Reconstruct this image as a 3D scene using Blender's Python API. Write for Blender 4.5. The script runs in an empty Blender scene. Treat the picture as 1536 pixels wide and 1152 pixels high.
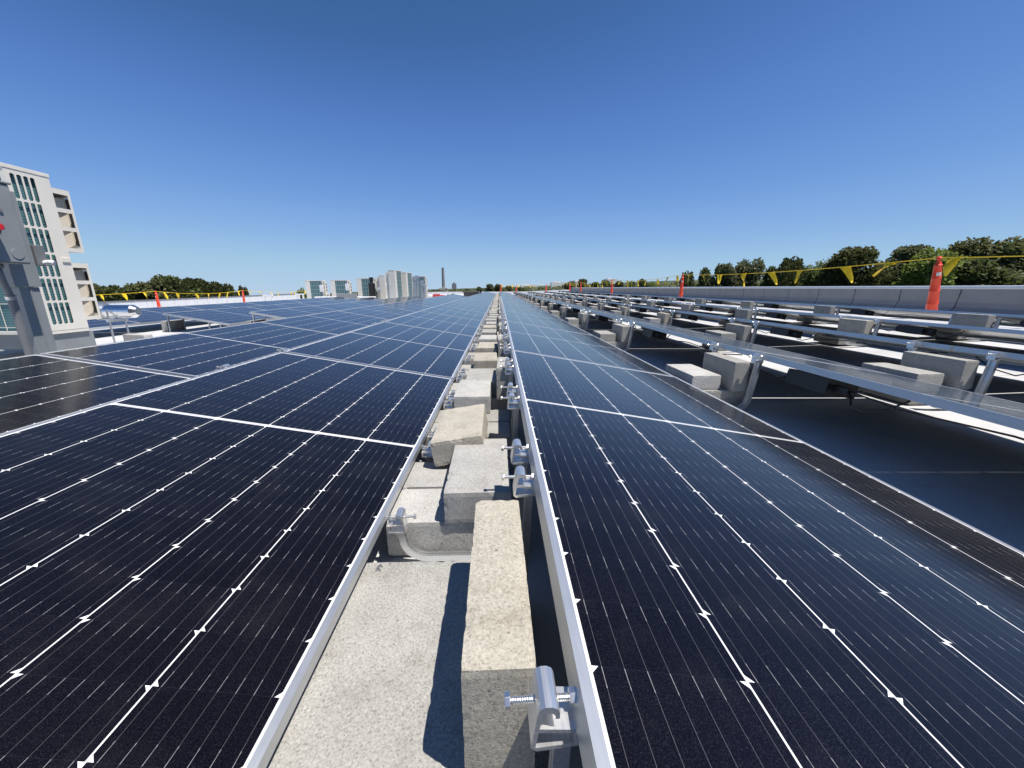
import bpy, bmesh, math, random
from mathutils import Vector, Matrix, noise
random.seed(7)
R = math.radians
S = bpy.context.scene
C = S.collection

# ------------------------------------------------------------------ camera
CAMZ = 0.775
cam = bpy.data.cameras.new('camera')
cam.sensor_width = 36; cam.lens = 36 * 572.4 / 1536
cam.clip_start = 0.02; cam.clip_end = 9000
camo = bpy.data.objects.new('camera', cam); C.objects.link(camo)
camo.location = (0, 0, CAMZ)
camo.rotation_euler = (R(90 - 14.18), 0, R(-1.87))
S.camera = camo
# ------------------------------------------------------------------ sky, sun, exposure
SUN = Vector((0.35, -0.2, 1.0)).normalized()
w = bpy.data.worlds.new('World'); S.world = w; w.use_nodes = True
nt = w.node_tree
sky = nt.nodes.new('ShaderNodeTexSky'); sky.sky_type = 'NISHITA'; sky.sun_disc = False
sky.sun_elevation = math.asin(SUN.z); sky.sun_rotation = math.atan2(SUN.x, SUN.y)
sky.altitude = 0; sky.air_density = 0.5; sky.dust_density = 0.0; sky.ozone_density = 10
bg = nt.nodes['Background']; bg.inputs['Strength'].default_value = 0.1137
# grade of the clear sky (camera-like response per channel)
K = 0.15 / 1.3
sc_in = nt.nodes.new('ShaderNodeVectorMath'); sc_in.operation = 'SCALE'; sc_in.inputs['Scale'].default_value = K
cu = nt.nodes.new('ShaderNodeRGBCurve')
sc_out = nt.nodes.new('ShaderNodeVectorMath'); sc_out.operation = 'SCALE'; sc_out.inputs['Scale'].default_value = 1 / K
GR = [[(.0, .0), (.045, .036), (.0572, .0485), (.0707, .080), (.0841, .105), (.1218, .165), (.1756, .242), (.332, .365), (.556, .425), (1.3, .50)],
      [(.0, .0), (.10, .10), (.1238, .135), (.153, .191), (.1816, .242), (.26, .338), (.365, .43), (.617, .572), (.862, .60), (1.3, .64)],
      [(.0, .0), (.25, .26), (.313, .352), (.379, .50), (.442, .59), (.60, .70), (.778, .765), (1.058, .78), (1.3, .79)]]
for c_, pts_ in enumerate(GR):
    cv = cu.mapping.curves[c_]
    while len(cv.points) < len(pts_): cv.points.new(.5, .5)
    for p_, (a_, b_) in zip(cv.points, pts_): p_.location = (a_ / 1.3, b_ / 1.3); p_.handle_type = 'AUTO_CLAMPED'
cu.mapping.update()
nt.links.new(sky.outputs[0], sc_in.inputs[0]); nt.links.new(sc_in.outputs[0], cu.inputs['Color'])
nt.links.new(cu.outputs[0], sc_out.inputs[0]); nt.links.new(sc_out.outputs[0], bg.inputs['Color'])
sl = bpy.data.lights.new('sun', 'SUN'); sl.energy = 5.0; sl.angle = R(0.5); sl.color = (1, 0.945, 0.87)
so = bpy.data.objects.new('sun', sl); C.objects.link(so)
so.rotation_euler = (-SUN).to_track_quat('-Z', 'Y').to_euler()
S.view_settings.view_transform = 'Standard'; S.view_settings.look = 'None'
S.view_settings.exposure = 0.4; S.view_settings.gamma = 1
S.cycles.max_bounces = 8; S.cycles.transparent_max_bounces = 12
S.cycles.sample_clamp_indirect = 6

# ------------------------------------------------------------------ material helpers
class NT:
    """small wrapper: math on sockets"""
    def __init__(s, name):
        s.m = bpy.data.materials.new(name); s.m.use_nodes = True
        s.t = s.m.node_tree; s.b = s.t.nodes['Principled BSDF']; s.out = s.t.nodes['Material Output']
    def n(s, typ, **kw):
        x = s.t.nodes.new('ShaderNode' + typ)
        for k, v in kw.items(): setattr(x, k, v)
        return x
    def link(s, a, b): s.t.links.new(a, b)
    def val(s, sock, v):
        if isinstance(v, (int, float, tuple, list)): sock.default_value = v
        else: s.link(v, sock)
    def f(s, op, a, b=0.0, c=None, clamp=False):
        x = s.n('Math', operation=op); x.use_clamp = clamp
        s.val(x.inputs[0], a); s.val(x.inputs[1], b)
        if c is not None: s.val(x.inputs[2], c)
        return x.outputs[0]
    def mix(s, fac, a, b):
        x = s.n('Mix', data_type='RGBA')
        s.val(x.inputs[0], fac); s.val(x.inputs[6], a); s.val(x.inputs[7], b)
        return x.outputs[2]
    def coord(s, what='Object'):
        return s.n('TexCoord').outputs[what]
    def noise(s, vec, scale, detail=3, rough=0.5):
        x = s.n('TexNoise'); s.link(vec, x.inputs['Vector'])
        x.inputs['Scale'].default_value = scale; x.inputs['Detail'].default_value = detail; x.inputs['Roughness'].default_value = rough
        return x.outputs['Fac']
    def ramp(s, fac, stops):
        x = s.n('ValToRGB'); s.link(fac, x.inputs[0]); e = x.color_ramp.elements
        while len(e) < len(stops): e.new(0.5)
        for i, (p, c) in enumerate(stops): e[i].position = p; e[i].color = c if len(c) == 4 else (*c, 1)
        return x.outputs[0]
    def bump(s, h, strength, dist):
        x = s.n('Bump'); x.inputs['Strength'].default_value = strength; x.inputs['Distance'].default_value = dist
        s.link(h, x.inputs['Height']); s.link(x.outputs[0], s.b.inputs['Normal']); return x
    def p(s, base=None, rough=None, metal=None, spec=None):
        if base is not None: s.val(s.b.inputs['Base Color'], base if not isinstance(base, tuple) or len(base) == 4 else (*base, 1))
        if rough is not None: s.val(s.b.inputs['Roughness'], rough)
        if metal is not None: s.val(s.b.inputs['Metallic'], metal)
        if spec is not None: s.val(s.b.inputs['Specular IOR Level'], spec)
        return s.m

def simple(name, col, rough=0.5, metal=0.0, var=0.12, scale=6, bump=0, bscale=40):
    k = NT(name); v = k.coord()
    n1 = k.noise(v, scale, 4)
    c0 = tuple(c * (1 - var) for c in col); c1 = tuple(min(1, c * (1 + var)) for c in col)
    k.p(k.ramp(n1, [(0.3, c0), (0.7, c1)]), rough, metal)
    if bump: k.bump(k.noise(v, bscale, 4), bump, 0.004)
    return k.m

MOD_W, MOD_L = 1.134, 2.278
def panel_material():
    k = NT('solar_cells')
    sep = k.n('SeparateXYZ'); k.link(k.coord(), sep.inputs[0])
    x, y = sep.outputs[0], sep.outputs[1]
    mx = 0.0165; pw = (MOD_W - 2 * mx) / 6
    xr = k.f('SUBTRACT', x, mx); ci = k.f('DIVIDE', xr, pw)
    col = k.f('FLOOR', ci); fx = k.f('MULTIPLY', k.f('FRACT', ci), pw)       # metres inside the column
    dx = k.f('MINIMUM', fx, k.f('SUBTRACT', pw, fx))
    # two mirrored halves along the length
    my = 0.0195; mid = 0.0085; ph = (MOD_L / 2 - my - mid) / 12
    upper = k.f('GREATER_THAN', y, MOD_L / 2)
    yl = k.f('SUBTRACT', y, k.f('ADD', my, k.f('MULTIPLY', upper, MOD_L / 2 - my + mid)))
    ri = k.f('DIVIDE', yl, ph); fy = k.f('MULTIPLY', k.f('FRACT', ri), ph)
    dyj = k.f('MINIMUM', fy, k.f('SUBTRACT', ph, fy))
    odd = k.f('MODULO', col, 2.0)
    odd = k.f('ABSOLUTE', odd)
    t = k.f('ADD', k.f('MULTIPLY', odd, fy), k.f('MULTIPLY', k.f('SUBTRACT', 1.0, odd), k.f('SUBTRACT', ph, fy)))
    g_line = k.f('LESS_THAN', dx, 0.00125)
    g_tri = k.f('LESS_THAN', k.f('ADD', dx, t), 0.0092)
    inx = k.f('MULTIPLY', k.f('GREATER_THAN', x, mx), k.f('LESS_THAN', x, MOD_W - mx))
    iny = k.f('MULTIPLY', k.f('GREATER_THAN', y, my), k.f('LESS_THAN', y, MOD_L - my))
    edge = k.f('SUBTRACT', 1.0, k.f('MULTIPLY', inx, iny))
    dm = k.f('ABSOLUTE', k.f('SUBTRACT', y, MOD_L / 2))
    g_mid = k.f('LESS_THAN', dm, mid)
    white = k.f('MAXIMUM', k.f('MAXIMUM', g_line, g_tri), k.f('MAXIMUM', edge, g_mid))
    # interconnect ribbon inside the middle gap, running across the columns
    rib = k.f('MULTIPLY', k.f('LESS_THAN', dm, 0.0016), k.f('GREATER_THAN', dx, 0.006))
    # ten busbars per column
    pb = pw / 7
    bx = k.f('MODULO', k.f('ADD', fx, 0.0), pb)
    db = k.f('ABSOLUTE', k.f('SUBTRACT', bx, pb / 2))
    cell = k.f('SUBTRACT', 1.0, white)
    bar = k.f('MULTIPLY', k.f('LESS_THAN', db, 0.00022), cell)
    # ribbon shows brightest just past each half-cell joint, fading away from it
    fyd = k.f('ADD', k.f('MULTIPLY', odd, fy), k.f('MULTIPLY', k.f('SUBTRACT', 1.0, odd), k.f('SUBTRACT', ph, fy)))
    fade = k.f('MAXIMUM', k.f('SUBTRACT', 1.0, k.f('DIVIDE', fyd, 0.024), None, True), k.f('LESS_THAN', k.f('ABSOLUTE', k.f('SUBTRACT', fyd, 0.0215)), 0.0018))
    dash = k.f('MULTIPLY', k.f('MULTIPLY', k.f('MULTIPLY', k.f('LESS_THAN', db, 0.0004), k.f('LESS_THAN', fyd, 0.0235)), k.f('ADD', 0.35, k.f('MULTIPLY', fade, 0.65))), cell)
    join = k.f('MULTIPLY', k.f('LESS_THAN', dyj, 0.00035), cell)
    # silicon colour: near black navy with grain and per-cell shade
    v = k.coord()
    grain = k.noise(v, 620, 2, 0.8)
    n2 = k.noise(v, 2.2, 3)
    wn = k.n('TexWhiteNoise', noise_dimensions='2D'); cmb = k.n('CombineXYZ')
    k.link(col, cmb.inputs[0]); k.link(k.f('FLOOR', ri), cmb.inputs[1]); k.link(cmb.outputs[0], wn.inputs['Vector'])
    si = k.ramp(grain, [(0.35, (0.0020, 0.0018, 0.0028)), (0.55, (0.0052, 0.0047, 0.0074)), (0.74, (0.024, 0.0225, 0.030))])
    shade = k.f('ADD', 0.8, k.f('MULTIPLY', wn.outputs[0], 0.3))
    hs = k.n('HueSaturation'); k.link(si, hs.inputs['Color']); k.link(shade, hs.inputs['Value'])
    c = k.mix(bar, hs.outputs[0], (0.105, 0.105, 0.112, 1))
    c = k.mix(join, c, (0.011, 0.011, 0.016, 1))
    c = k.mix(dash, c, (0.27, 0.27, 0.275, 1))
    c = k.mix(white, c, (0.78, 0.78, 0.77, 1))
    c = k.mix(rib, c, (0.33, 0.34, 0.36, 1))
    # thin dust film, rain-marked
    dust = k.f('MULTIPLY', k.ramp(k.noise(v, 7, 6, 0.7), [(0.5, (0, 0, 0)), (0.8, (1, 1, 1))]), 0.018)
    c = k.mix(dust, c, (0.45, 0.42, 0.38, 1))
    rough = k.f('ADD', 0.11, k.f('MULTIPLY', n2, 0.06))
    k.p(c, rough, 0, 0.30)
    k.b.inputs['IOR'].default_value = 1.47
    k.b.inputs['Sheen Weight'].default_value = 0.30; k.b.inputs['Sheen Roughness'].default_value = 0.28; k.b.inputs['Sheen Tint'].default_value = (1, 0.93, 0.80, 1)
    # glass/backsheet between the cells lets some light through
    tr = k.n('BsdfTransparent'); ms = k.n('MixShader')
    g_m = k.f('MULTIPLY', g_mid, k.f('GREATER_THAN', dx, 0.012))
    tfac = k.f('ADD', k.f('MULTIPLY', k.f('SUBTRACT', g_line, k.f('MAXIMUM', k.f('MAXIMUM', edge, g_tri), g_mid), None, True), 0.13), k.f('MULTIPLY', g_m, 0.16))
    k.link(tfac, ms.inputs[0])
    k.link(k.b.outputs[0], ms.inputs[1]); k.link(tr.outputs[0], ms.inputs[2])
    k.link(ms.outputs[0], k.out.inputs['Surface'])
    return k.m

def concrete(name, col, dark=0.5):
    k = NT(name); v0 = k.coord()
    oi = k.n('ObjectInfo'); off = k.n('VectorMath', operation='MULTIPLY_ADD')
    k.link(v0, off.inputs[0]); off.inputs[1].default_value = (1, 1, 1)
    cx = k.n('CombineXYZ')
    for i in range(3): k.link(k.f('MULTIPLY', oi.outputs['Random'], 37.0 + 11 * i), cx.inputs[i])
    k.link(cx.outputs[0], off.inputs[2]); v = off.outputs[0]
    a = k.noise(v, 230, 5, 0.75); b = k.noise(v, 9, 4); s2 = k.noise(v, 420, 2, 0.6)
    d = tuple(c * dark for c in col); l = tuple(min(0.9, c * 1.3) for c in col)
    c1 = k.ramp(a, [(0.35, d), (0.45, tuple(c * .86 for c in col)), (0.56, col), (0.68, l)])
    vo = k.n('TexVoronoi'); k.link(v, vo.inputs['Vector']); vo.inputs['Scale'].default_value = 210
    pit = k.ramp(vo.outputs['Distance'], [(0.0, (1, 1, 1)), (0.22, (0, 0, 0))])
    sel = k.ramp(k.noise(v, 90, 2), [(0.50, (0, 0, 0)), (0.62, (1, 1, 1))])
    pm = k.f('MULTIPLY', pit, sel)
    c1 = k.mix(k.f('MULTIPLY', pm, 0.55), c1, (*tuple(c * 0.4 for c in col), 1))
    stain = k.ramp(b, [(0.3, tuple(0.86 for _ in col)), (0.65, (1.0, 1.0, 1.0))])
    mm = k.n('Mix', data_type='RGBA', blend_type='MULTIPLY'); mm.inputs[0].default_value = 1
    k.link(c1, mm.inputs[6]); k.link(stain, mm.inputs[7])
    hv = k.n('HueSaturation'); k.link(mm.outputs[2], hv.inputs['Color'])
    k.link(k.f('ADD', 0.88, k.f('MULTIPLY', oi.outputs['Random'], 0.22)), hv.inputs['Value'])
    v2 = k.n('TexVoronoi'); k.link(v, v2.inputs['Vector']); v2.inputs['Scale'].default_value = 38; v2.inputs['Randomness'].default_value = 1
    hole = k.f('MULTIPLY', k.f('LESS_THAN', v2.outputs['Distance'], 0.13), k.f('GREATER_THAN', k.noise(v, 21, 2), 0.60))
    st = k.ramp(k.noise(v, 16, 5, 0.75), [(0.50, (1, 1, 1)), (0.72, (0.74, 0.72, 0.69))])
    m3 = k.n('Mix', data_type='RGBA', blend_type='MULTIPLY'); m3.inputs[0].default_value = 0.8
    k.link(hv.outputs[0], m3.inputs[6]); k.link(st, m3.inputs[7])
    fin = k.mix(k.f('MULTIPLY', hole, 0.75), m3.outputs[2], (*tuple(c * 0.3 for c in col), 1))
    k.p(fin, 0.93, 0, 0.2)
    h = k.f('SUBTRACT', k.f('ADD', a, k.f('MULTIPLY', s2, 0.5)), k.f('MULTIPLY', pm, 1.3))
    k.bump(h, 0.75, 0.0015)
    return k.m

def roof_material():
    k = NT('white_roof_membrane'); g = k.n('NewGeometry'); v = g.outputs['Position']
    a = k.noise(v, 1.1, 6, 0.65); b = k.noise(v, 14, 5, 0.7)
    c = k.ramp(a, [(0.3, (0.45, 0.455, 0.46)), (0.62, (0.55, 0.555, 0.56))])
    c = k.mix(k.f('MULTIPLY', k.ramp(b, [(0.5, (0, 0, 0)), (0.75, (1, 1, 1))]), 0.25), c, (0.48, 0.46, 0.42, 1))
    sep = k.n('SeparateXYZ'); k.link(v, sep.inputs[0])
    d = k.f('ABSOLUTE', k.f('SUBTRACT', k.f('FRACT', k.f('DIVIDE', sep.outputs[0], 2.9)), 0.5))
    seam = k.f('LESS_THAN', d, 0.003)
    c = k.mix(k.f('MULTIPLY', seam, 0.5), c, (0.35, 0.35, 0.34, 1))
    d2 = k.f('ABSOLUTE', k.f('SUBTRACT', k.f('FRACT', k.f('DIVIDE', k.f('ADD', sep.outputs[1], k.f('MULTIPLY', k.noise(v, 3, 2), 0.03)), 6.1)), 0.5))
    c = k.mix(k.f('MULTIPLY', k.f('LESS_THAN', d2, 0.0016), 0.5), c, (0.3, 0.3, 0.29, 1))
    foot = k.ramp(k.noise(v, 5.5, 5, 0.7), [(0.55, (0, 0, 0)), (0.7, (1, 1, 1))])
    c = k.mix(k.f('MULTIPLY', foot, 0.3), c, (0.30, 0.29, 0.27, 1))
    k.p(c, 0.62, 0, 0.3); k.bump(b, 0.25, 0.006)
    return k.m

def wall_material(name, col, seam_dark, axis=1, pitch=1.21):
    k = NT(name); g = k.n('NewGeometry'); v = g.outputs['Position']
    sep = k.n('SeparateXYZ'); k.link(v, sep.inputs[0])
    wob = k.f('MULTIPLY', k.f('SUBTRACT', k.noise(v, 5, 3), 0.5), 0.09)
    q = k.f('FRACT', k.f('DIVIDE', k.f('ADD', sep.outputs[axis], wob), pitch))
    seam = k.f('LESS_THAN', k.f('ABSOLUTE', k.f('SUBTRACT', q, 0.5)), 0.008)
    a = k.noise(v, 3, 5, 0.6)
    c = k.ramp(a, [(0.3, tuple(i * 0.86 for i in col)), (0.7, col)])
    c = k.mix(seam, c, (*seam_dark, 1))
    k.p(c, 0.6, 0, 0.3); k.bump(k.f('SUBTRACT', a, seam), 0.4, 0.01)
    return k.m

def coil_material():
    k = NT('condenser_coil_fins'); sep = k.n('SeparateXYZ'); k.link(k.coord(), sep.inputs[0])
    q = k.f('FRACT', k.f('DIVIDE', sep.outputs[2], 0.0225))
    lin = k.f('LESS_THAN', q, 0.24)
    n = k.noise(k.coord(), 8, 4)
    c = k.ramp(n, [(0.3, (0.065, 0.175, 0.19)), (0.7, (0.115, 0.25, 0.27))])
    c = k.mix(lin, c, (0.035, 0.08, 0.095, 1))
    k.p(c, 0.45, 0.15); k.bump(lin, 0.4, 0.004)
    return k.m

def leaf_material(name, a, b):
    k = NT(name); n = k.noise(k.coord(), 0.9, 4, 0.6); n2 = k.noise(k.coord(), 7, 2)
    m = k.f('ADD', k.f('MULTIPLY', n, 0.65), k.f('MULTIPLY', n2, 0.35))
    c = k.ramp(m, [(0.36, a), (0.62, b)])
    k.p(c, 0.6, 0, 0.3)
    tl = k.n('BsdfTranslucent'); k.link(c, tl.inputs['Color']); ms = k.n('MixShader'); ms.inputs[0].default_value = 0.38
    k.link(k.b.outputs[0], ms.inputs[1]); k.link(tl.outputs[0], ms.inputs[2]); k.link(ms.outputs[0], k.out.inputs['Surface'])
    return k.m

M = {}
M['cells'] = panel_material()
def alu(name, col, rough, var=0.05, metal=0.92):
    k = NT(name); v = k.coord(); mp = k.n('Mapping'); k.link(v, mp.inputs[0]); mp.inputs['Scale'].default_value = (60, 3, 60)
    n = k.noise(mp.outputs[0], 4, 4); n2 = k.noise(v, 11, 3)
    c = k.ramp(n, [(0.3, tuple(i * (1 - var) for i in col)), (0.7, tuple(min(1, i * (1 + var)) for i in col))])
    k.p(c, k.f('ADD', rough - 0.06, k.f('MULTIPLY', n2, 0.14)), metal)
    k.bump(n, 0.06, 0.001)
    return k.m
M['frame'] = alu('anodised_frame', (0.56, 0.58, 0.60), 0.44, 0.05, 0.82)
M['clamp'] = alu('mill_aluminium', (0.80, 0.80, 0.79), 0.40, 0.14)
M['galv'] = alu('galvanised_channel', (0.62, 0.63, 0.64), 0.34, 0.12)
M['steel'] = simple('stainless_bolt', (0.72, 0.70, 0.67), 0.38, 1.0, 0.1, 300)
M['conc'] = concrete('grey_concrete', (0.39, 0.383, 0.355))
M['conc_light'] = concrete('pale_concrete', (0.455, 0.448, 0.425))
M['conc_tan'] = concrete('buff_concrete', (0.47, 0.437, 0.365))
M['roof'] = roof_material()
M['wall_r'] = wall_material('grey_membrane_wall', (0.26, 0.264, 0.27), (0.05, 0.05, 0.055))
M['wall_l'] = wall_material('white_membrane_wall', (0.66, 0.67, 0.68), (0.3, 0.3, 0.31))
M['coping'] = simple('metal_coping', (0.62, 0.63, 0.645), 0.35, 0.6, 0.05)
M['coping_dark'] = simple('dark_metal_coping', (0.12, 0.12, 0.125), 0.55, 0.1, 0.1)
M['acwhite'] = simple('ivory_painted_steel', (0.74, 0.70, 0.615), 0.45, 0, 0.04, 5, 0.03)
M['acdark'] = simple('cavity_shade', (0.035, 0.036, 0.038), 0.7)  # near-black colour standing in for the shade inside the air hoods
M['hoodin'] = simple('ivory_hood_vane', (0.66, 0.60, 0.50), 0.5, 0, 0.04)
M['coil'] = coil_material()
M['grey'] = simple('grey_enamel', (0.245, 0.26, 0.265), 0.5, 0, 0.08, 7, 0.05)
M['greyd'] = simple('dark_grey_conduit', (0.17, 0.175, 0.18), 0.5, 0, 0.1)
M['red'] = simple('red_plastic', (0.62, 0.02, 0.025), 0.35)
M['orange'] = simple('orange_plastic', (0.82, 0.066, 0.02), 0.42, 0, 0.08, 9)
M['label'] = simple('white_sticker', (0.7, 0.7, 0.7), 0.5)
M['yellow'] = simple('yellow_tape', (0.88, 0.60, 0.012), 0.5, 0, 0.06, 8)
M['black'] = simple('black_plastic', (0.012, 0.012, 0.013), 0.45)
M['foil'] = simple('aluminium_jacket', (0.80, 0.81, 0.82), 0.22, 1.0, 0.06, 5, 0.15, 14)
M['trunk'] = simple('bark', (0.09, 0.065, 0.045), 0.9, 0, 0.3)
M['leaf_dark'] = leaf_material('dark_evergreen_leaves', (0.044, 0.052, 0.019), (0.15, 0.16, 0.058))
M['leaf_mid'] = leaf_material('green_leaves', (0.050, 0.066, 0.020), (0.145, 0.17, 0.055))
M['leaf_light'] = leaf_material('spring_leaves', (0.10, 0.14, 0.028), (0.22, 0.27, 0.065))
M['ground'] = simple('wooded_ground', (0.045, 0.062, 0.03), 0.95, 0, 0.4, 0.02)
M['brickstack'] = simple('stack_concrete', (0.22, 0.22, 0.235), 0.8)
M['building'] = simple('building_render', (0.42, 0.40, 0.38), 0.7)
M['darkbox'] = simple('dark_equipment', (0.09, 0.085, 0.08), 0.6)
M['whitewrap'] = simple('white_wrap', (0.75, 0.74, 0.73), 0.4)
M['redwrap'] = simple('red_wrap', (0.5, 0.06, 0.07), 0.5)

# ------------------------------------------------------------------ mesh builder
class MB:
    def __init__(s): s.bm = bmesh.new()
    def face(s, pts):
        return s.bm.faces.new([s.bm.verts.new(p) for p in pts])
    def hull(s, a, b):
        """prism between two equal loops a, b (lists of points)"""
        va = [s.bm.verts.new(p) for p in a]; vb = [s.bm.verts.new(p) for p in b]; n = len(a)
        s.bm.faces.new(va[::-1]); s.bm.faces.new(vb)
        for i in range(n): s.bm.faces.new((va[i], va[(i + 1) % n], vb[(i + 1) % n], vb[i]))
    def box(s, x0, x1, y0, y1, z0, z1, m=None):
        a = [(x0, y0, z0), (x1, y0, z0), (x1, y1, z0), (x0, y1, z0)]; b = [(p[0], p[1], z1) for p in a]
        if m is not None: a = [m @ Vector(p) for p in a]; b = [m @ Vector(p) for p in b]
        s.hull(a, b)
    def prism_xz(s, prof, y0, y1): s.hull([(x, y0, z) for x, z in prof], [(x, y1, z) for x, z in prof])
    def cyl(s, p0, p1, r0, r1=None, n=12):
        r1 = r0 if r1 is None else r1
        p0 = Vector(p0); p1 = Vector(p1); d = (p1 - p0).normalized()
        u = d.orthogonal().normalized(); v = d.cross(u)
        ring = lambda p, r: [p + (u * math.cos(2 * math.pi * i / n) + v * math.sin(2 * math.pi * i / n)) * r for i in range(n)]
        s.hull(ring(p0, r0), ring(p1, r1))
    def lathe(s, prof, n=20, cx=0, cy=0):
        rings = [[s.bm.verts.new((cx + r * math.cos(2 * math.pi * i / n), cy + r * math.sin(2 * math.pi * i / n), z)) for i in range(n)] for r, z in prof]
        for a, b in zip(rings, rings[1:]):
            for i in range(n): s.bm.faces.new((a[i], a[(i + 1) % n], b[(i + 1) % n], b[i]))
        s.bm.faces.new(rings[0][::-1]); s.bm.faces.new(rings[-1])
    def tube(s, pts, r, n=8):
        pts = [Vector(p) for p in pts]; prev = None; u = None
        for i, p in enumerate(pts):
            d = (pts[min(i + 1, len(pts) - 1)] - pts[max(i - 1, 0)]).normalized()
            u = d.orthogonal().normalized() if u is None else (u - d * u.dot(d)).normalized()
            v = d.cross(u); rr = r[i] if isinstance(r, (list, tuple)) else r
            ring = [s.bm.verts.new(p + (u * math.cos(2 * math.pi * j / n) + v * math.sin(2 * math.pi * j / n)) * rr) for j in range(n)]
            if prev:
                for j in range(n): s.bm.faces.new((prev[j], prev[(j + 1) % n], ring[(j + 1) % n], ring[j]))
            else: s.bm.faces.new(ring[::-1])
            prev = ring
        s.bm.faces.new(prev)
    def sweep_xz(s, path, sec):
        """sweep section sec [(normal offset, y offset)] along a path in the XZ plane"""
        pts = [Vector((x, 0, z)) for x, z in path]; prev = None
        for i, p in enumerate(pts):
            d = (pts[min(i + 1, len(pts) - 1)] - pts[max(i - 1, 0)]).normalized(); nrm = Vector((-d.z, 0, d.x))
            ring = [s.bm.verts.new(p + nrm * a + Vector((0, b, 0))) for a, b in sec]
            n = len(sec)
            if prev:
                for j in range(n): s.bm.faces.new((prev[j], prev[(j + 1) % n], ring[(j + 1) % n], ring[j]))
            else: s.bm.faces.new(ring[::-1])
            prev = ring
        s.bm.faces.new(prev)
    def mesh(s, name, mat, smooth=False, bevel=0):
        bmesh.ops.recalc_face_normals(s.bm, faces=s.bm.faces)
        if bevel:
            ed = [e for e in s.bm.edges if len(e.link_faces) == 2 and e.calc_face_angle(0) > 0.6]
            bmesh.ops.bevel(s.bm, geom=ed, offset=bevel, segments=2, affect='EDGES', profile=0.6)
        me = bpy.data.meshes.new(name); s.bm.to_mesh(me); s.bm.free()
        me.materials.append(mat)
        if smooth: me.polygons.foreach_set('use_smooth', [True] * len(me.polygons))
        return me
    def build(s, name, mat, parent=None, **kw):
        return obj(name, s.mesh(name, mat, **kw), parent)

def obj(name, me, parent=None):
    o = bpy.data.objects.new(name, me); C.objects.link(o)
    if parent: o.parent = parent
    return o
def tag(o, label, cat, group=None, kind=None):
    if label: o['label'] = label; o['kind'] = 'thing'
    if cat: o['category'] = cat
    if group: o['group'] = group
    if kind: o['kind'] = kind
    return o
def thing(name, label, cat, loc=(0, 0, 0), rz=0, group=None):
    o = bpy.data.objects.new(name, None); C.objects.link(o); o.empty_display_size = 0.1
    o.location = loc; o.rotation_euler = (0, 0, rz)
    return tag(o, label, cat, group)
def dup(root, loc, rot=None, label=None):
    r = root.copy(); C.objects.link(r); r.location = loc
    if rot is not None: r.rotation_euler = rot
    if label: r['label'] = label
    for ch in root.children:
        c = ch.copy(); C.objects.link(c); c.parent = r
        for g in ch.children:
            d = g.copy(); C.objects.link(d); d.parent = c
    return r
ONES = 'first second third fourth fifth sixth seventh eighth ninth tenth eleventh twelfth thirteenth fourteenth fifteenth sixteenth seventeenth eighteenth nineteenth'.split()
TENS = {20: 'twent', 30: 'thirt', 40: 'fort', 50: 'fift', 60: 'sixt', 70: 'sevent', 80: 'eight', 90: 'ninet'}
def nth(i):
    """1 -> first"""
    if i < 20: return ONES[i - 1]
    t, u = i // 10 * 10, i % 10
    return TENS[t] + 'ieth' if u == 0 else TENS[t] + 'y-' + ONES[u - 1]

# ------------------------------------------------------------------ setting: roof, terrain
def roofz(x):
    if x > 3.2: return 0.043 * (x - 3.2)
    if x < -8: return 0.05 * (x + 8)
    return 0.0
ROOF_Y0, ROOF_Y1 = -9.0, 52.0
WR, WL = 9.6, -26.0
xs = [WL, -20, -14, -8, -4, 0, 3.2, 6, 8, WR]
mb = MB(); top = []
for y in (ROOF_Y0, 10, 30, ROOF_Y1): top.append([mb.bm.verts.new((x, y, roofz(x))) for x in xs])
for a, b in zip(top, top[1:]):
    for i in range(len(xs) - 1): mb.bm.faces.new((a[i], a[i + 1], b[i + 1], b[i]))
tag(mb.build('roof', M['roof']), None, None, kind='structure')
mb = MB()
tg = lambda x: -8.6 + 0.0335 * x
gx = [-6000, -800, -200, 0, 200, 800, 6000]; gy = [-300, 0, 100, 400, 1500, 8000]
gv = [[mb.bm.verts.new((x, y, tg(x))) for x in gx] for y in gy]
for a, b in zip(gv, gv[1:]):
    for i in range(len(gx) - 1): mb.bm.faces.new((a[i], a[i + 1], b[i + 1], b[i]))
tag(mb.build('ground', M['ground']), None, None, kind='structure')

# ------------------------------------------------------------------ solar panels
TILT = R(9.75)
def frame_mesh():
    b = MB(); W, L = MOD_W, MOD_L; t = 0.035; lip = 0.0132; wl = 0.0022
    # local: x from high edge to low edge, y along, z=0 top of frame
    def ring(x0, x1, y0, y1): return [(x0, y0), (x1, y0), (x1, y1), (x0, y1)]
    o = ring(0, W, 0, L); i = ring(lip, W - lip, lip, L - lip); fi = ring(0.026, W - 0.026, 0.026, L - 0.026)
    V = lambda pts, z: [b.bm.verts.new((x, y, z)) for x, y in pts]
    ot = V(o, 0); it = V(i, 0); im = V(i, -0.008); ob = V(o, -t); fb = V(fi, -t); fm = V(fi, -t + 0.002); wm = V(ring(wl, W - wl, wl, L - wl), -t + 0.002); wt = V(ring(wl, W - wl, wl, L - wl), -0.008)
    for A, B in ((ot, it), (it, im), (im, wt), (wt, wm), (wm, fm), (fm, fb), (fb, ob), (ob, ot)):
        for j in range(4): b.bm.faces.new((A[j], A[(j + 1) % 4], B[(j + 1) % 4], B[j]))
    return b.mesh('frame', M['frame'])
def laminate_mesh():
    b = MB(); e = 0.0035
    b.box(e, MOD_W - e, e, MOD_L - e, -0.0072, -0.0012)
    return b.mesh('cell_laminate', M['cells'])
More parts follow.
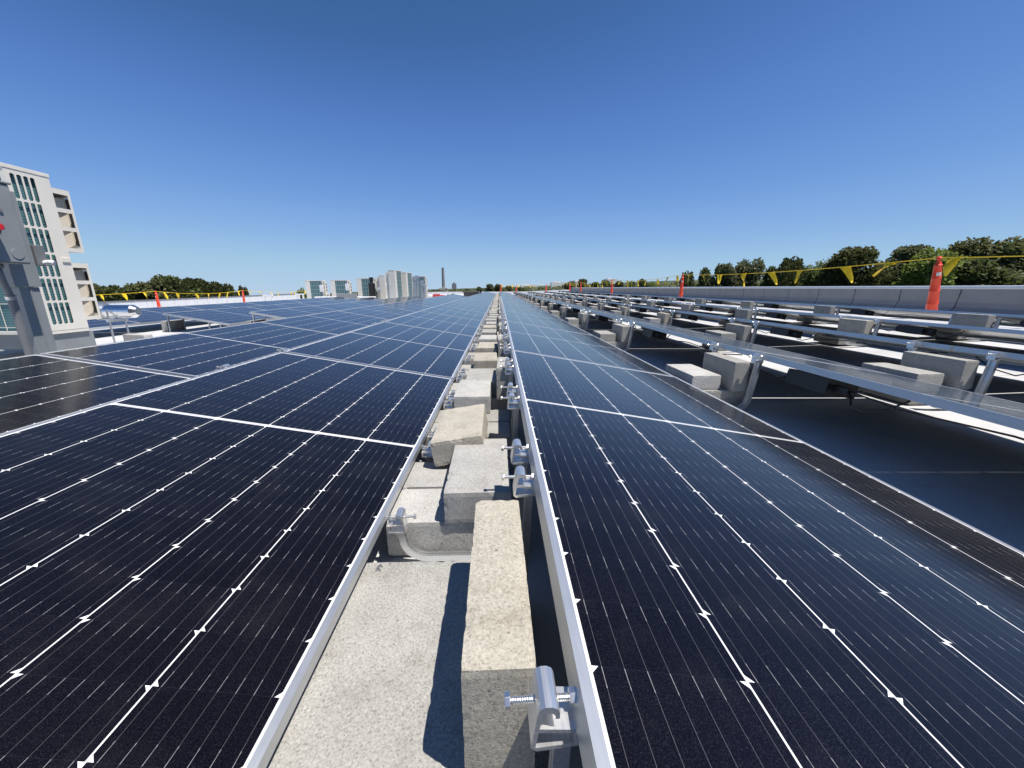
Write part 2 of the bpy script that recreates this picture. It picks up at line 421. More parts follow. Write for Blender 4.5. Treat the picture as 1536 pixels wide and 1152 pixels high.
def jbox_mesh():
    b = MB()
    b.box(0.055, 0.22, 1.58, 1.86, -0.125, -0.045)
    b.box(0.085, 0.19, 1.86, 1.90, -0.105, -0.06); b.box(0.09, 0.13, 1.50, 1.58, -0.10, -0.07)
    b.tube([(0.10, 1.50, -0.085), (0.06, 1.44, -0.11), (0.03, 1.40, -0.135), (0.04, 1.34, -0.14), (0.07, 1.28, -0.11), (0.09, 1.22, -0.045)], 0.004, 6)
    b.tube([(0.13, 1.90, -0.08), (0.10, 1.98, -0.13), (0.06, 2.08, -0.11), (0.08, 2.2, -0.05)], 0.004, 6)
    b.tube([(0.11, 1.50, -0.08), (0.14, 1.30, -0.10), (0.12, 0.9, -0.07), (0.15, 0.4, -0.09), (0.12, 0.1, -0.05)], 0.004, 6)
    return b.mesh('junction_box', M['black'])
fm_, lm_, jm_ = frame_mesh(), laminate_mesh(), jbox_mesh()
proto = thing('solar_panel', 'x', 'solar panel', group='solar panels in long tilted rows')
obj('frame', fm_, proto); obj('cell_laminate', lm_, proto); obj('junction_box', jm_, proto)
PY = 2.30; PB = 0.235     # module pitch along the row, first boundary
ROWS = {  # key: (x of high edge, first k, count, phrase)
    'R0': (0.081, -1, 19, 'the row just right of the block gap'),
    'L1': (-1.433, -1, 19, 'the row just left of the block gap'),
    'L2': (-2.91, 0, 11, 'the second row left of the block gap'),
    'L3': (-4.40, 3, 6, 'the third row left of the block gap'),
    'L4': (-5.90, 3, 5, 'the fourth row left of the block gap'),
    'L5': (-7.40, 2, 6, 'the outermost row on the left'),
    'R1': (1.625, 0, 18, 'the second row right of the block gap'),
    'R2': (3.15, 0, 18, 'the third row right of the block gap'),
    'R3': (4.68, 0, 18, 'the fourth row right of the block gap'),
    'R4': (6.21, 0, 18, 'the outermost row beside the grey parapet'),
}
HZ = {'R0': 0.3775, 'L1': 0.368, 'L2': 0.372, 'L3': 0.362, 'L4': 0.345, 'L5': 0.365, 'R1': 0.378, 'R2': 0.385, 'R3': 0.405, 'R4': 0.462}
first = True
for key, (x, k0, n, phr) in ROWS.items():
    for i in range(n):
        k = k0 + i
        y = PB + k * PY + 0.011
        if key == 'L2': y -= 0.06
        if key == 'R0': y -= 0.031
        if key[0] == 'L' and key in ('L3', 'L4', 'L5'): y -= 0.17
        lab = f'{nth(i + 1)} solar panel from the camera in {phr}'
        j = random.uniform(-0.0012, 0.0012); tj = random.uniform(-0.0015, 0.0015)
        loc = (x + random.uniform(-.001, .001), y, HZ[key] + j); rot = (0, TILT + tj, random.uniform(-.0006, .0006))
        if first:
            o = proto; o.location = loc; o.rotation_euler = rot; o['label'] = lab; first = False
        else: o = dup(proto, loc, rot, lab)

# ------------------------------------------------------------------ concrete blocks
def block_mesh(name, sx, sy, sz, seed, amp=0.0011):
    b = MB(); bmesh.ops.create_cube(b.bm, size=1)
    bmesh.ops.scale(b.bm, vec=(sx, sy, sz), verts=b.bm.verts)
    bmesh.ops.translate(b.bm, vec=(0, 0, sz / 2), verts=b.bm.verts)
    for ax, L in ((0, sx), (1, sy), (2, sz)):
        nn = max(4, int(L / 0.0135))
        for c in range(1, nn):
            co = [0, 0, 0]; no = [0, 0, 0]; co[ax] = -L / 2 + L * c / nn + (sz / 2 if ax == 2 else 0); no[ax] = 1
            bmesh.ops.bisect_plane(b.bm, geom=b.bm.verts[:] + b.bm.edges[:] + b.bm.faces[:], plane_co=co, plane_no=no)
    hx, hy, hz = sx / 2, sy / 2, sz / 2
    for v in b.bm.verts:
        p = v.co.copy(); q = Vector((p.x, p.y, p.z - hz))
        e = sorted((hx - abs(q.x), hy - abs(q.y), hz - abs(q.z)))
        n1 = noise.noise(p * 70 + Vector((seed * 9.1, 0, 0))); n2 = noise.noise(p * 22 + Vector((0, seed * 5.3, 0)))
        d = Vector((0, 0, 0))
        for a, h in enumerate((hx, hy, hz)):
            if h - abs(q[a]) < 1e-5:
                d[a] -= math.copysign(1, q[a]) * (amp * (0.5 + 0.5 * n1))
                if e[1] < 1e-5: d[a] -= math.copysign(1, q[a]) * (0.0011 + max(0, n1 + 0.25 * n2 - 0.18) * 0.006 + (0.0012 if e[2] < 1e-5 else 0))
        v.co += d
    return b.mesh(name, M['conc'], smooth=False)
BL = {}
for mk in ('conc', 'conc_light', 'conc_tan'):
    BL[mk] = []
BASEM = [block_mesh('concrete_block%d' % s, 0.194, 0.396, 0.098, s) for s in range(3)]
SLABM = block_mesh('square_paver', 0.396, 0.396, 0.112, 9)
SLABL = block_mesh('long_paver', 0.40, 0.455, 0.112, 10)
PAVM = [block_mesh('concrete_paver%d' % s, 0.396, 0.194, 0.112, 11 + s) for s in range(2)]
def varm(me, mk):
    key = me.name + mk
    if key not in BL:
        m2 = me.copy(); m2.materials.clear(); m2.materials.append(M[mk]); BL[key] = m2
    return BL[key]
def blk(me, x, y, z, label, rz=0.0, stand=False, mk='conc', roll=0.0, cat='concrete block', name='concrete_block'):
    o = obj(name, varm(me, mk))
    o.location = (x, y, z)
    if stand: # on its long narrow edge; origin moves to keep the base at z
        o.rotation_euler = (0, R(90), rz); o.location = (x - 0.049, y, z + 0.097)
    else: o.rotation_euler = (0, roll, rz)
    return tag(o, label, cat, 'concrete ballast blocks')
GZ = 0.008; TZ = GZ + 0.112
XC = -0.140
blk(SLABL, -0.142, 0.588, GZ, 'large square grey slab lying nearest the camera in the gap', mk='conc', cat='paver', name='concrete_paver')
blk(BASEM[0], -0.006, 0.571, TZ, 'buff block standing on its edge nearest the camera, on the large slab', stand=True, rz=R(0.5), mk='conc_tan')
blk(PAVM[0], -0.135, 1.072, GZ, 'flat paver under the near half of the big pale block', mk='conc_light', name='concrete_paver')
blk(PAVM[1], -0.150, 1.276, GZ, 'flat paver under the far half of the big pale block', mk='conc_light', name='concrete_paver')
blk(BASEM[1], -0.068, 1.164, TZ, 'big pale block lying flat across two pavers behind the buff block', mk='conc_light', rz=R(0.8))
blk(PAVM[0], -0.150, 1.72, GZ, 'flat paver below the far end of the tilted buff block', name='concrete_paver')
blk(PAVM[1], -0.145, 1.925, GZ, 'flat grey paver just behind the tilted buff block', name='concrete_paver')
blk(BASEM[2], -0.150, 1.50, TZ + 0.024, 'tilted buff block behind the big pale block in the gap', mk='conc_tan', roll=R(-8.5), rz=R(0.6))
blk(BASEM[0], -0.150, 2.14, TZ, 'flat grey block just beyond the tilted buff block in the gap', rz=R(0.3), mk='conc_light')
SUP = [0.225, 0.872, 1.510, 2.12]
while SUP[-1] < 40: SUP.append(SUP[-1] + 0.644 + random.uniform(-.02, .02))
nf = ns = npv = 0
for i, s in enumerate(SUP[3:-1]):
    s2 = s + 0.644; near = s < 17
    yc = (s + s2) / 2
    for q in ((-0.105, 0.103) if near else (0.0,)):
        npv += 1
        blk(random.choice(PAVM) if near else SLABM, XC + random.uniform(-.015, .01), yc + q, GZ, f'{nth(npv)} flat base slab in the gap, counted from behind the tilted buff block',
            mk=random.choice(['conc', 'conc', 'conc_light']), rz=R(random.uniform(-1, 1)), name='concrete_paver', cat='paver')
    tint = random.choice(['conc', 'conc', 'conc_light', 'conc_tan'])
    nf += 1
    blk(random.choice(BASEM), -0.135 + random.uniform(-.02, .02), yc + 0.04 + random.uniform(-.03, .03), TZ,
        f'{nth(nf)} flat upper block in the gap, counted from behind the tilted buff block', mk=tint, rz=R(random.uniform(-2.5, 2.5)))
    if near and i % 2 == 0 or (not near and i % 4 == 0):
        ns += 1
        blk(random.choice(BASEM), 0.035 + random.uniform(-.01, .01), yc + random.uniform(-.08, .02), TZ,
            f'{nth(ns)} block on edge at the right of the gap, counted from the pale block', stand=True, rz=R(random.uniform(-1.5, 1.5)), mk=random.choice(['conc', 'conc_light']))
ordn = {'R1': 'second', 'R2': 'third', 'R3': 'fourth', 'R4': 'outermost'}
for key, cnt in (('R1', 18), ('R2', 18), ('R3', 12), ('R4', 8)):
    x0 = ROWS[key][0]; rz_ = roofz(x0) + GZ
    for k in range(1, cnt + 1):
        yb = PB + k * PY; o_ = f'{nth(k)}'; rr = f'{ordn[key]} right-hand row'
        yo = yb + random.uniform(-.03, .03)
        ang = R(random.uniform(-1.5, 1.5))
        blk(random.choice(BASEM), x0 - 0.075, yo + 0.0, rz_ + 0.112, f'{o_} grey block on edge beside the posts of the {rr}', stand=True, rz=ang, mk=random.choice(['conc', 'conc', 'conc_tan']))
        if k <= 14 and key in ('R1', 'R2'):
            blk(SLABM, x0 - 0.205, yo + 0.03, rz_, f'{o_} square base slab under the blocks of the {rr}', rz=ang, name='concrete_paver', cat='paver')
        elif k <= 8:
            blk(SLABM, x0 - 0.205, yo + 0.03, rz_, f'{o_} square base slab under the lone edge block of the {rr}', rz=ang, name='concrete_paver', cat='paver')
        if key in ('R1', 'R2') and k <= 12:
            blk(random.choice(BASEM), x0 - 0.275, yo + 0.05, rz_ + 0.112, f'{o_} pale block lying flat left of the edge block, {rr}', rz=ang + R(random.uniform(-2, 2)), mk=random.choice(['conc', 'conc_light']))
blk(BASEM[1], -4.62, 5.02, 0.0, 'grey block on edge beyond the left rows beside the silver pipe', stand=True, rz=R(72), mk='conc_light')
blk(BASEM[2], -3.35, 7.1, 0.112, 'pale flat block by the front corner of the third left row', mk='conc_light', rz=R(4))

# ------------------------------------------------------------------ support channels and clamps
SEC = [(-.009, -.013), (.009, -.013), (.009, -.005), (.003, -.004), (.003, .004), (.009, .005), (.009, .013), (-.009, .013), (-.009, .005), (-.003, .004), (-.003, -.004), (-.009, -.005)]
def chan_mesh(xl, zl, xr, zr, lean=0.0, sy=1.0):
    r = 0.07; zb = 0.022; pts = [(xl, zl)]
    for a in range(0, 91, 15):
        t = R(a); pts.append((xl + r - r * math.cos(t) + 0.02, zb + r - r * math.sin(t)))
    for a in range(0, 91, 15):
        t = R(a); pts.append((xr - r - lean + r * math.sin(t), zb + r - r * math.cos(t)))
    pts.append((xr, zr))
    b = MB(); b.sweep_xz(pts, [(a_, b_ * sy) for a_, b_ in SEC])
    return b.mesh('support_channel', M['galv'])
def clamp_parts():
    b = MB(); y0, y1 = -.0215, .0215
    # profile left of the frame face (x=0): hollow foot plus hooked upright
    b.prism_xz([(-.0520, -.030), (-.046, -.0355), (-.0075, -.0315), (-.0075, -.027), (-.046, -.0305), (-.0475, -.030)], y0, y1)      # bottom plate
    b.prism_xz([(-.0075, -.0315), (-.0012, -.0310), (-.0012, -.0125), (-.0075, -.0135)], y0, y1)                                   # right web
    b.prism_xz([(-.0445, -.0105), (-.0075, -.0135), (-.0012, -.0125), (-.0012, -.0085), (-.0075, -.0090), (-.0440, -.0055)], y0, y1)  # top plate
    b.prism_xz([(-.0520, -.030), (-.0475, -.030), (-.0445, -.0105), (-.0440, -.0055), (-.0395, .0105), (-.0365, .0140), (-.0315, .0145), (-.0285, .0120), (-.0275, .0070), (-.0235, .0070), (-.0235, .0142), (-.0260, .0192), (-.0310, .0222), (-.0380, .0222), (-.0430, .0197), (-.0458, .0142)], y0, y1)  # upright with hooked bulb
    body = b.mesh('clamp_body', M['clamp'])
    b = MB(); z = 0.0055
    b.cyl((-.072, 0, z), (-.006, 0, z), .0034, n=12)
    for i in range(26):
        xx = -.071 + i * .0025
        b.cyl((xx, 0, z), (xx + .00125, 0, z), .0034, .0042, n=12)
    bolt = b.mesh('bolt', M['steel'])
    b = MB(); b.cyl((-.0780, 0, z), (-.0722, 0, z), .0074, .0080, n=6); head = b.mesh('bolt_head', M['steel'], bevel=.0006)
    b = MB(); b.cyl((-.0098, 0, z), (-.0018, 0, z), .0084, n=6); b.cyl((-.0017, 0, z), (-.0006, 0, z), .0092, n=20); nut = b.mesh('nut', M['steel'])
    return body, bolt, head, nut
cb, cbo, chd, cnu = clamp_parts()
clamp0 = thing('panel_clamp', 'x', 'clamp', group='aluminium clamps holding the panel frames')
obj('clamp_body', cb, clamp0); bo = obj('bolt', cbo, clamp0); obj('bolt_head', chd, bo); obj('nut', cnu, bo)
cfirst = [True]
def clamp(x, y, z, rz, label, small=False, tw=0.0):
    rot = (0, 0 if rz else TILT * 0.5, rz + tw)
    if cfirst[0]:
        o = clamp0; o.location = (x, y, z); o.rotation_euler = rot; o['label'] = label; cfirst[0] = False; return
    dup(clamp0, (x, y, z), rot, label)
LOWX = lambda k: ROWS[k][0] + MOD_W * math.cos(TILT); LOWZ = lambda k: HZ[k] - MOD_W * math.sin(TILT)
xl, zl = LOWX('L1'), LOWZ('L1'); xr, zr = ROWS['R0'][0], HZ['R0']
chg = chan_mesh(xl + 0.016, zl - 0.055, xr - 0.016, zr - 0.045, 0.01, 0.72)
nc = 0
for i, s in enumerate(SUP):
    if s > 20: break
    off = 0.082
    for q in (-1, 1):
        y = s + q * off
        nc += 1
        o = obj('support_channel', chg); o.location = (0, y, 0)
        tag(o, f'{nth(nc)} bent metal channel crossing under the blocks of the gap, from the camera', 'rail', 'bent support channels')
        clamp(xr - .001, y + 0.0, zr - 0.0255, R(random.uniform(-4, 4)), f'{nth(nc)} clamp from the camera on the right edge of the block gap', tw=R(random.uniform(-3, 3)))
        if not (i == 1 and q == -1): clamp(xl + .001, y + random.uniform(-.03, .03), zl - 0.024, R(180 + random.uniform(-4, 4)), f'{nth(nc)} clamp from the camera on the left edge of the block gap')
for key, cnt in (('R1', 18), ('R2', 18), ('R3', 14), ('R4', 10)):
    prev = {'R1': 'R0', 'R2': 'R1', 'R3': 'R2', 'R4': 'R3'}[key]
    x1, z1 = LOWX(prev), LOWZ(prev); x2, z2 = ROWS[key][0], HZ[key]; b0 = roofz(x2)
    me = chan_mesh(x1 + .016, z1 - .055 - b0, x2 - .016, z2 - .045 - b0, 0.035, 1.7)
    j = 0
    for k in range(1, cnt + 1):
        for dy in (-0.255, 0.235):
            j += 1; y = PB + k * PY + dy
            o = obj('support_channel', me); o.location = (0, y, b0)
            tag(o, f'{nth(j)} support channel from the camera holding the {ordn[key]} right-hand row', 'rail', 'bent support channels')
            if key in ('R1', 'R2', 'R3'): clamp(x2 - .001, y, z2 - .022, R(random.uniform(-3, 3)), f'{nth(j)} clamp from the camera on the {ordn[key]} right-hand row', tw=0)
for n, (y, key) in enumerate(((2.05, 'L1'), (2.62, 'L1'), (4.6, 'L1'), (5.0, 'L1'))):
    clamp(ROWS[key][0] - .001, y, HZ[key] - .017, 0, f'{nth(n + 1)} small clamp peeking over the ridge of the row left of the gap')
# posts of the first panels of the third, fourth left rows
for key, w_ in (('L3', 'third'), ('L4', 'fourth')):
    x2 = ROWS[key][0]; y0 = PB + 3 * PY - .16
    for j, (dx, dy) in enumerate(((-.02, .12), (-.02, .45), (.55, .3), (.75, .3))):
        b = MB(); zt = HZ[key] - .04 - max(0, dx) * math.tan(TILT)
        b.sweep_xz([(0, 0.0), (0, zt)], SEC)
        o = b.build('support_post', M['galv']); o.location = (x2 + dx, y0 + dy, 0)
        tag(o, f'{nth(j + 1)} short metal post under the open end of the {w_} left row', 'post', 'short posts under the left rows')
    blk(BASEM[0], x2 - .10, y0 + .3, .0, f'block on edge at the open end of the {w_} left row', stand=True)

# ------------------------------------------------------------------ parapet walls
def parapet(name, label, x, sgn, ztop0, ztop1, thick, mat, cop, over=0.03):
    t = thing(name, label, 'parapet wall', (x, 0, 0))
    zb = roofz(x); b = MB(); n = 14
    ys = [ROOF_Y0 + (ROOF_Y1 - ROOF_Y0) * i / n for i in range(n + 1)]
    prof = lambda z: [(-.16 * sgn, zb - .02), (-.09 * sgn, zb + .03), (-.03 * sgn, zb + .10), (0, zb + .2), (0, z), (thick * sgn, z), (thick * sgn, -9.5)]
    rings = []
    for y in ys:
        z = ztop0 + (ztop1 - ztop0) * (y - ROOF_Y0) / (ROOF_Y1 - ROOF_Y0)
        rings.append([b.bm.verts.new((px, y, pz)) for px, pz in prof(z)])
    for a, c in zip(rings, rings[1:]):
        for i in range(len(a) - 1): b.bm.faces.new((a[i], a[i + 1], c[i + 1], c[i]))
    b.build('wall_face', mat, t)
    b = MB()
    z0 = ztop0 + .002; z1 = ztop1 + .002; xa = -over * sgn; xb = (thick + over) * sgn
    b.hull([(xa, ROOF_Y0, z0 - .035), (xa, ROOF_Y0, z0 + .02), (xb, ROOF_Y0, z0 + .035), (xb, ROOF_Y0, z0 - .035)],
           [(xa, ROOF_Y1, z1 - .035), (xa, ROOF_Y1, z1 + .02), (xb, ROOF_Y1, z1 + .035), (xb, ROOF_Y1, z1 - .035)])
    b.build('coping', cop, t, bevel=.008)
    return t
parapet('parapet_wall', 'grey membrane-clad parapet with metal coping along the right roof edge', WR, 1, .79, .75, .4, M['wall_r'], M['coping'])
parapet('parapet_wall', 'low white parapet with dark coping along the left roof edge', WL, -1, -.36, -.02, .5, M['wall_l'], M['coping_dark'])
b = MB(); n_ = 12
for i in range(n_):
    xa = WL + (WR - WL) * i / n_; xb = WL + (WR - WL) * (i + 1) / n_ - .004
    b.hull([(xa, ROOF_Y1, -9.5), (xb, ROOF_Y1, -9.5), (xb, ROOF_Y1, roofz(xb) + .25), (xa, ROOF_Y1, roofz(xa) + .25)], [(xa, ROOF_Y1 + .4, -9.5), (xb, ROOF_Y1 + .4, -9.5), (xb, ROOF_Y1 + .4, roofz(xb) + .25), (xa, ROOF_Y1 + .4, roofz(xa) + .25)])
t = thing('parapet_wall', 'low pale parapet closing the far end of the roof', 'parapet wall'); b.build('wall_face', M['wall_l'], t)

# ------------------------------------------------------------------ orange delineator posts and yellow pennant lines
def delineator():
    t = thing('delineator_post', 'x', 'delineator', group='orange delineator posts along the roof edges')
    b = MB(); b.lathe([(.20, 0), (.20, .02), (.17, .045), (.09, .05)], 8); b.build('base', M['black'], t, bevel=.003)
    b = MB(); pr = [(.088, .05)]; z = .05
    for i in range(4):
        r = .086 - i * .008
        pr += [(r + .003, z + .005), (r, z + .02), (r - .007, z + .225), (r - .001, z + .232)]; z += .235
    pr += [(.046, z + .0), (.040, z + .03), (.026, z + .06), (.024, z + .09), (.040, z + .10), (.043, z + .115), (.036, z + .135), (.018, z + .142)]
    b.lathe(pr, 24); b.build('tube', M['orange'], t, smooth=True)
    b = MB(); r = .0645
    for i in range(6):
        a0 = R(200 + i * 10); a1 = a0 + R(10); r0, r1 = .0655, .0635
        b.hull([(r0 * math.cos(a0), r0 * math.sin(a0), .80), (r0 * math.cos(a1), r0 * math.sin(a1), .80), (r1 * math.cos(a1), r1 * math.sin(a1), .86), (r1 * math.cos(a0), r1 * math.sin(a0), .86)],
               [((r0 + .002) * math.cos(a0), (r0 + .002) * math.sin(a0), .80), ((r0 + .002) * math.cos(a1), (r0 + .002) * math.sin(a1), .80), ((r1 + .002) * math.cos(a1), (r1 + .002) * math.sin(a1), .86), ((r1 + .002) * math.cos(a0), (r1 + .002) * math.sin(a0), .86)])
    b.build('sticker', M['label'], t)
    return t
DH = 1.132
D0 = delineator()
Rpos = [(8.0, -1.2), (8.21, 7.1), (8.0, 17.0), (8.0, 27.7), (8.0, 38.5), (8.3, 46.0), (6.0, 50.2), (2.2, 50.3), (0.2, 50.6)]
Lpos = [(-18.6, 12.5), (-18.6, 21.9), (-18.6, 29.1), (-18.6, 40.0)]
dl = ['orange delineator by the right parapet, outside the frame beside the camera', 'largest orange delineator, standing by the right parapet', 'second nearest orange delineator along the right parapet', 'third orange delineator along the right parapet', 'fourth orange delineator along the right parapet, with tape knotted on top', 'fifth and farthest orange delineator along the right parapet',
      'far-end orange delineator nearest the right parapet', 'middle orange delineator at the far roof end', 'leftmost orange delineator at the far roof end, behind the gap']
ll = ['orange delineator at the left roof edge behind the air conditioner', 'nearest orange delineator clearly seen along the left parapet', 'second orange delineator along the left parapet', 'far orange delineator along the left parapet']
tops = {}
for i, ((x, y), lab) in enumerate(zip(Rpos + Lpos, dl + ll)):
    if i == 0: continue
    loc = (x, y, roofz(x)); rot = (R(random.uniform(-1.5, 1.5)), R(-13 if i == 1 else random.uniform(-2, 2)), R(random.uniform(0, 40) if i > 1 else 15))
    if i == 1: D0.location = loc; D0.rotation_euler = rot; D0['label'] = lab; o = D0
    else: o = dup(D0, loc, rot, lab)
    m = Matrix.Translation(loc) @ o.rotation_euler.to_matrix().to_4x4()
    tops[i] = m @ Vector((0, 0, DH - .02))
tops[0] = Vector((8.0, -2.2, roofz(8) + 1.05))
def pennant_mesh(seed):
    """a tapering strip of tape, blown sideways, curled and folded"""
    rnd = random.Random(seed); b = MB(); n = 9; Lp = rnd.uniform(.30, .42); w0 = rnd.uniform(.15, .24)
    wind = rnd.choice((1, 1, 1, -1)) * rnd.uniform(.35, 1.25); curl = rnd.uniform(.5, 2.2) * rnd.choice((1, -1)); amp = rnd.uniform(.02, .07); ph = rnd.uniform(0, 6)
    c = Vector((0, 0, 0)); rows = []
    for i in range(n + 1):
        f = i / n; ww = w0 * (1 - f * .8) * .5; a = curl * f * f + .3 * math.sin(4 * f + ph)
        dy = wind * (1 - .45 * f); step = Vector((amp * math.cos(5 * f + ph), dy, -1.0 - .5 * f)).normalized() * (Lp / n)
        if i: c = c + step
        dx = Vector((math.sin(a) * ww, math.cos(a) * ww, -.25 * wind * math.cos(a) * ww * f))
        rows.append((c - dx, c + dx))
    for (a0, b0), (a1, b1) in zip(rows, rows[1:]):
        off = Vector((.0012, 0, .0003))
        b.hull([a0, b0, b1, a1], [a0 + off, b0 + off, b1 + off, a1 + off])
    return b.mesh('pennant', M['yellow'], smooth=False)
PEN = [pennant_mesh(s) for s in range(11)]
def pennant_line(a, b_, label, sag, n):
    t = thing('pennant_line', label, 'pennant line', a, group='yellow pennant lines between the delineators')
    d = b_ - a; pts = []
    P = lambda f: d * f + Vector((0, 0, -4 * sag * f * (1 - f)))
    b = MB(); b.tube([P(i / 24) for i in range(25)], .0085, 5); b.build('rope', M['yellow'], t)
    yaw = math.atan2(-d.x, d.y)
    for i in range(n):
        f = (i + .5 + random.uniform(-.3, .3)) / n
        o = obj('pennant', random.choice(PEN), t); o.location = P(f) - Vector((0, 0, .004)); o.rotation_euler = (random.uniform(-.3, .3), random.uniform(-.4, .4), yaw)
pl = [(0, 1, 'yellow pennant line running out of the frame at the right edge', .12, 8), (1, 2, 'yellow pennant line between the two nearest orange delineators', .10, 8), (2, 3, 'yellow pennant line between the second and third right delineators', .15, 9),
      (3, 4, 'yellow pennant line between the third and fourth right delineators', .15, 9), (4, 5, 'yellow pennant line between the two farthest right delineators', .12, 7), (5, 6, 'yellow pennant line at the far right roof corner', .1, 4), (6, 7, 'yellow pennant line across the far roof end', .1, 4),
      (7, 8, 'short yellow pennant line at the far end behind the gap', .08, 3), (9, 10, 'yellow pennant line in front of the left trees, nearest the air conditioner', .15, 8), (10, 11, 'yellow pennant line between the two clear left delineators', .18, 7), (11, 12, 'yellow pennant line along the far left parapet', .18, 8)]
for a, c, lab, sag, n in pl: pennant_line(tops[a], tops[c], lab, sag, n)

# ------------------------------------------------------------------ air conditioners
def hood(b, vb, db, y0, z0, z1, x0, x1):
    """air guide on the +Y face: side cheeks with three windows, vanes inside"""
    dep = .155; tt = .004
    b.box(x0, x0 + tt, y0, y0 + dep, z0, z1)          # solid far cheek
    for xs_ in (x1 - tt,):
        xe = xs_ + tt; H = z1 - z0
        b.box(xs_, xe, y0, y0 + .012, z0, z1); b.box(xs_, xe, y0 + dep - .02, y0 + dep, z0, z1)
        bars = [(0, .055), (.335, .40), (.635, .70), (.925, 1.0)]
        for f0, f1 in bars: b.box(xs_, xe, y0 + .012, y0 + dep - .02, z0 + H * f0, z0 + H * f1)
    b.box(x0, x1, y0, y0 + dep, z1, z1 + tt); b.box(x0, x1, y0, y0 + dep, z0 - tt, z0)
    b.box(x0 + tt, x1 - tt, y0 + dep - tt, y0 + dep, z1 - .06, z1); b.box(x0 + tt, x1 - tt, y0 + dep - tt, y0 + dep, z0, z0 + .05)
    for f in (.10, .26, .42, .58, .74, .90):   # upright fins seen through the cheek windows
        xc = x0 + (x1 - x0) * f
        vb.hull([(xc, y0 + .013, z0 + .004), (xc + .03, y0 + dep - .006, z0 + .004), (xc + .034, y0 + dep - .006, z0 + .004), (xc + .004, y0 + .013, z0 + .004)],
                [(xc, y0 + .013, z1 - .062), (xc + .03, y0 + dep - .006, z1 - .062), (xc + .034, y0 + dep - .006, z1 - .062), (xc + .004, y0 + .013, z1 - .062)])
    nsl = 9
    for i in range(nsl):
        xa = x0 + .01 + (x1 - x0 - .02) * i / nsl; xb = xa + (x1 - x0 - .02) / nsl * .62
        if i == 0: db.box(x0 + .008, x1 - .008, y0 + dep - .0062, y0 + dep - .0045, z0 + .052, z1 - .064)  # added dark sheet: paints the shaded hood interior into the slat gaps
        vb.box(xa, xb, y0 + dep - .013, y0 + dep - .0065, z0 + .052, z1 - .064)
    db.cyl((.5 * (x0 + x1), y0 + .002, .5 * (z0 + z1)), (.5 * (x0 + x1), y0 + .008, .5 * (z0 + z1)), .23, n=28)  # solid dark disc painted in for the unlit fan hole
def ac_unit():
    """local: +X face is the slotted side (x=0), body spans x -0.95..0, y 0..0.32, z 0..1.35"""
    t = thing('air_conditioner', 'x', 'air conditioner', group='ivory outdoor air conditioning units')
    W, D, H = .95, .32, 1.35
    b = MB()
    b.box(-W - .006, .006, -.006, D + .006, H - .03, H)                      # lid
    b.box(-W, -.002, D - .02, D, 0.03, H - .03)                              # fan side sheet
    b.box(-W, -W + .02, .0, D - .02, .03, H - .03)                           # far cheek
    b.box(-W + .02, -.70, 0, .02, .03, H - .03)                              # service panel on the coil face
    b.box(-.035, -.002, 0, .03, .03, H - .03)                                # corner post
    b.box(-W, 0, 0, D, 0, .03)                                               # base pan
    b.build('casing', M['acwhite'], t, bevel=.003)
    b = MB()                                                                # slotted side sheet, bars butted round the openings
    x0, x1 = -.002, .002; zr0, zr1 = .075, H - .055
    ys = [.034, .067, .080, .113, .126, .159, .172, .205]                   # 4 slot columns
    nrow = 6; pitch = (zr1 - zr0) / nrow
    b.box(x0, x1, 0, D, .03, zr0); b.box(x0, x1, 0, D, zr1, H - .03)
    b.box(x0, x1, 0, ys[0], zr0, zr1); b.box(x0, x1, ys[7], D, zr0, zr1)
    for i in (1, 3, 5): b.box(x0, x1, ys[i], ys[i + 1], zr0, zr1)
    for i in range(4):
        for r in range(nrow + 1):
            za = zr0 + pitch * r - .008; zb = za + .016
            if r == 0: za = zr0
            if r == nrow: zb = zr1
            b.box(x0, x1, ys[2 * i], ys[2 * i + 1], za, zb)
            for q in (0, 1):                                                 # rounded slot ends
                yc = ys[2 * i] if q == 0 else ys[2 * i + 1]; dy = .008 * (1 if q == 0 else -1)
                if r < nrow: b.hull([(x0, yc, zb), (x0, yc + dy, zb), (x0, yc, zb + .008)], [(x1, yc, zb), (x1, yc + dy, zb), (x1, yc, zb + .008)])
                if r > 0: b.hull([(x0, yc, za), (x0, yc + dy, za), (x0, yc, za - .008)], [(x1, yc, za), (x1, yc + dy, za), (x1, yc, za - .008)])
    b.build('side_panel', M['acwhite'], t)
    b = MB(); b.box(-.70, -.036, .012, .03, .031, H - .031); b.box(-.045, -.022, .036, .235, .05, H - .04); b.build('coil', M['coil'], t)
    b = MB()
    for i in range(7): b.box(-.70, -.036, .004, .008, .06 + i * .2, .066 + i * .2)
    for i in range(5): b.box(-.62 + i * .13, -.615 + i * .13, .0005, .0038, .035, H - .035)
    b.build('wire_guard', M['acwhite'], t)
    hb, vb, db = MB(), MB(), MB()
    hood(hb, vb, db, D + .002, .72, 1.245, -W + .06, -.015); hood(hb, vb, db, D + .002, .105, .615, -W + .06, -.015)
    h = hb.build('air_hood', M['acwhite'], t); vb.build('vane', M['hoodin'], h); db.build('fan_hood_shade', M['acdark'], h)
    b = MB(); b.box(.002, .012, D - .075, D - .01, .62, .655); b.build('handle', M['acwhite'], t)
    b = MB(); b.box(-W + .02, -.02, .03, D + .05, -.20, -.002); b.box(-W - .1, .05, -.02, D + .1, -.37, -.20); b.build('stand', M['grey'], t, bevel=.004)
    return t
AC = ac_unit()
AC.location = (-3.9, 3.455, .377)
AC['label'] = 'large ivory air conditioner with slotted side and two air hoods, nearest on the left'
def small_ac(px, yy, label, rz, zb, hs=1.0):
    o = dup(AC, (px, yy, zb), (0, 0, rz), label); o.scale = (hs, hs, hs); return o
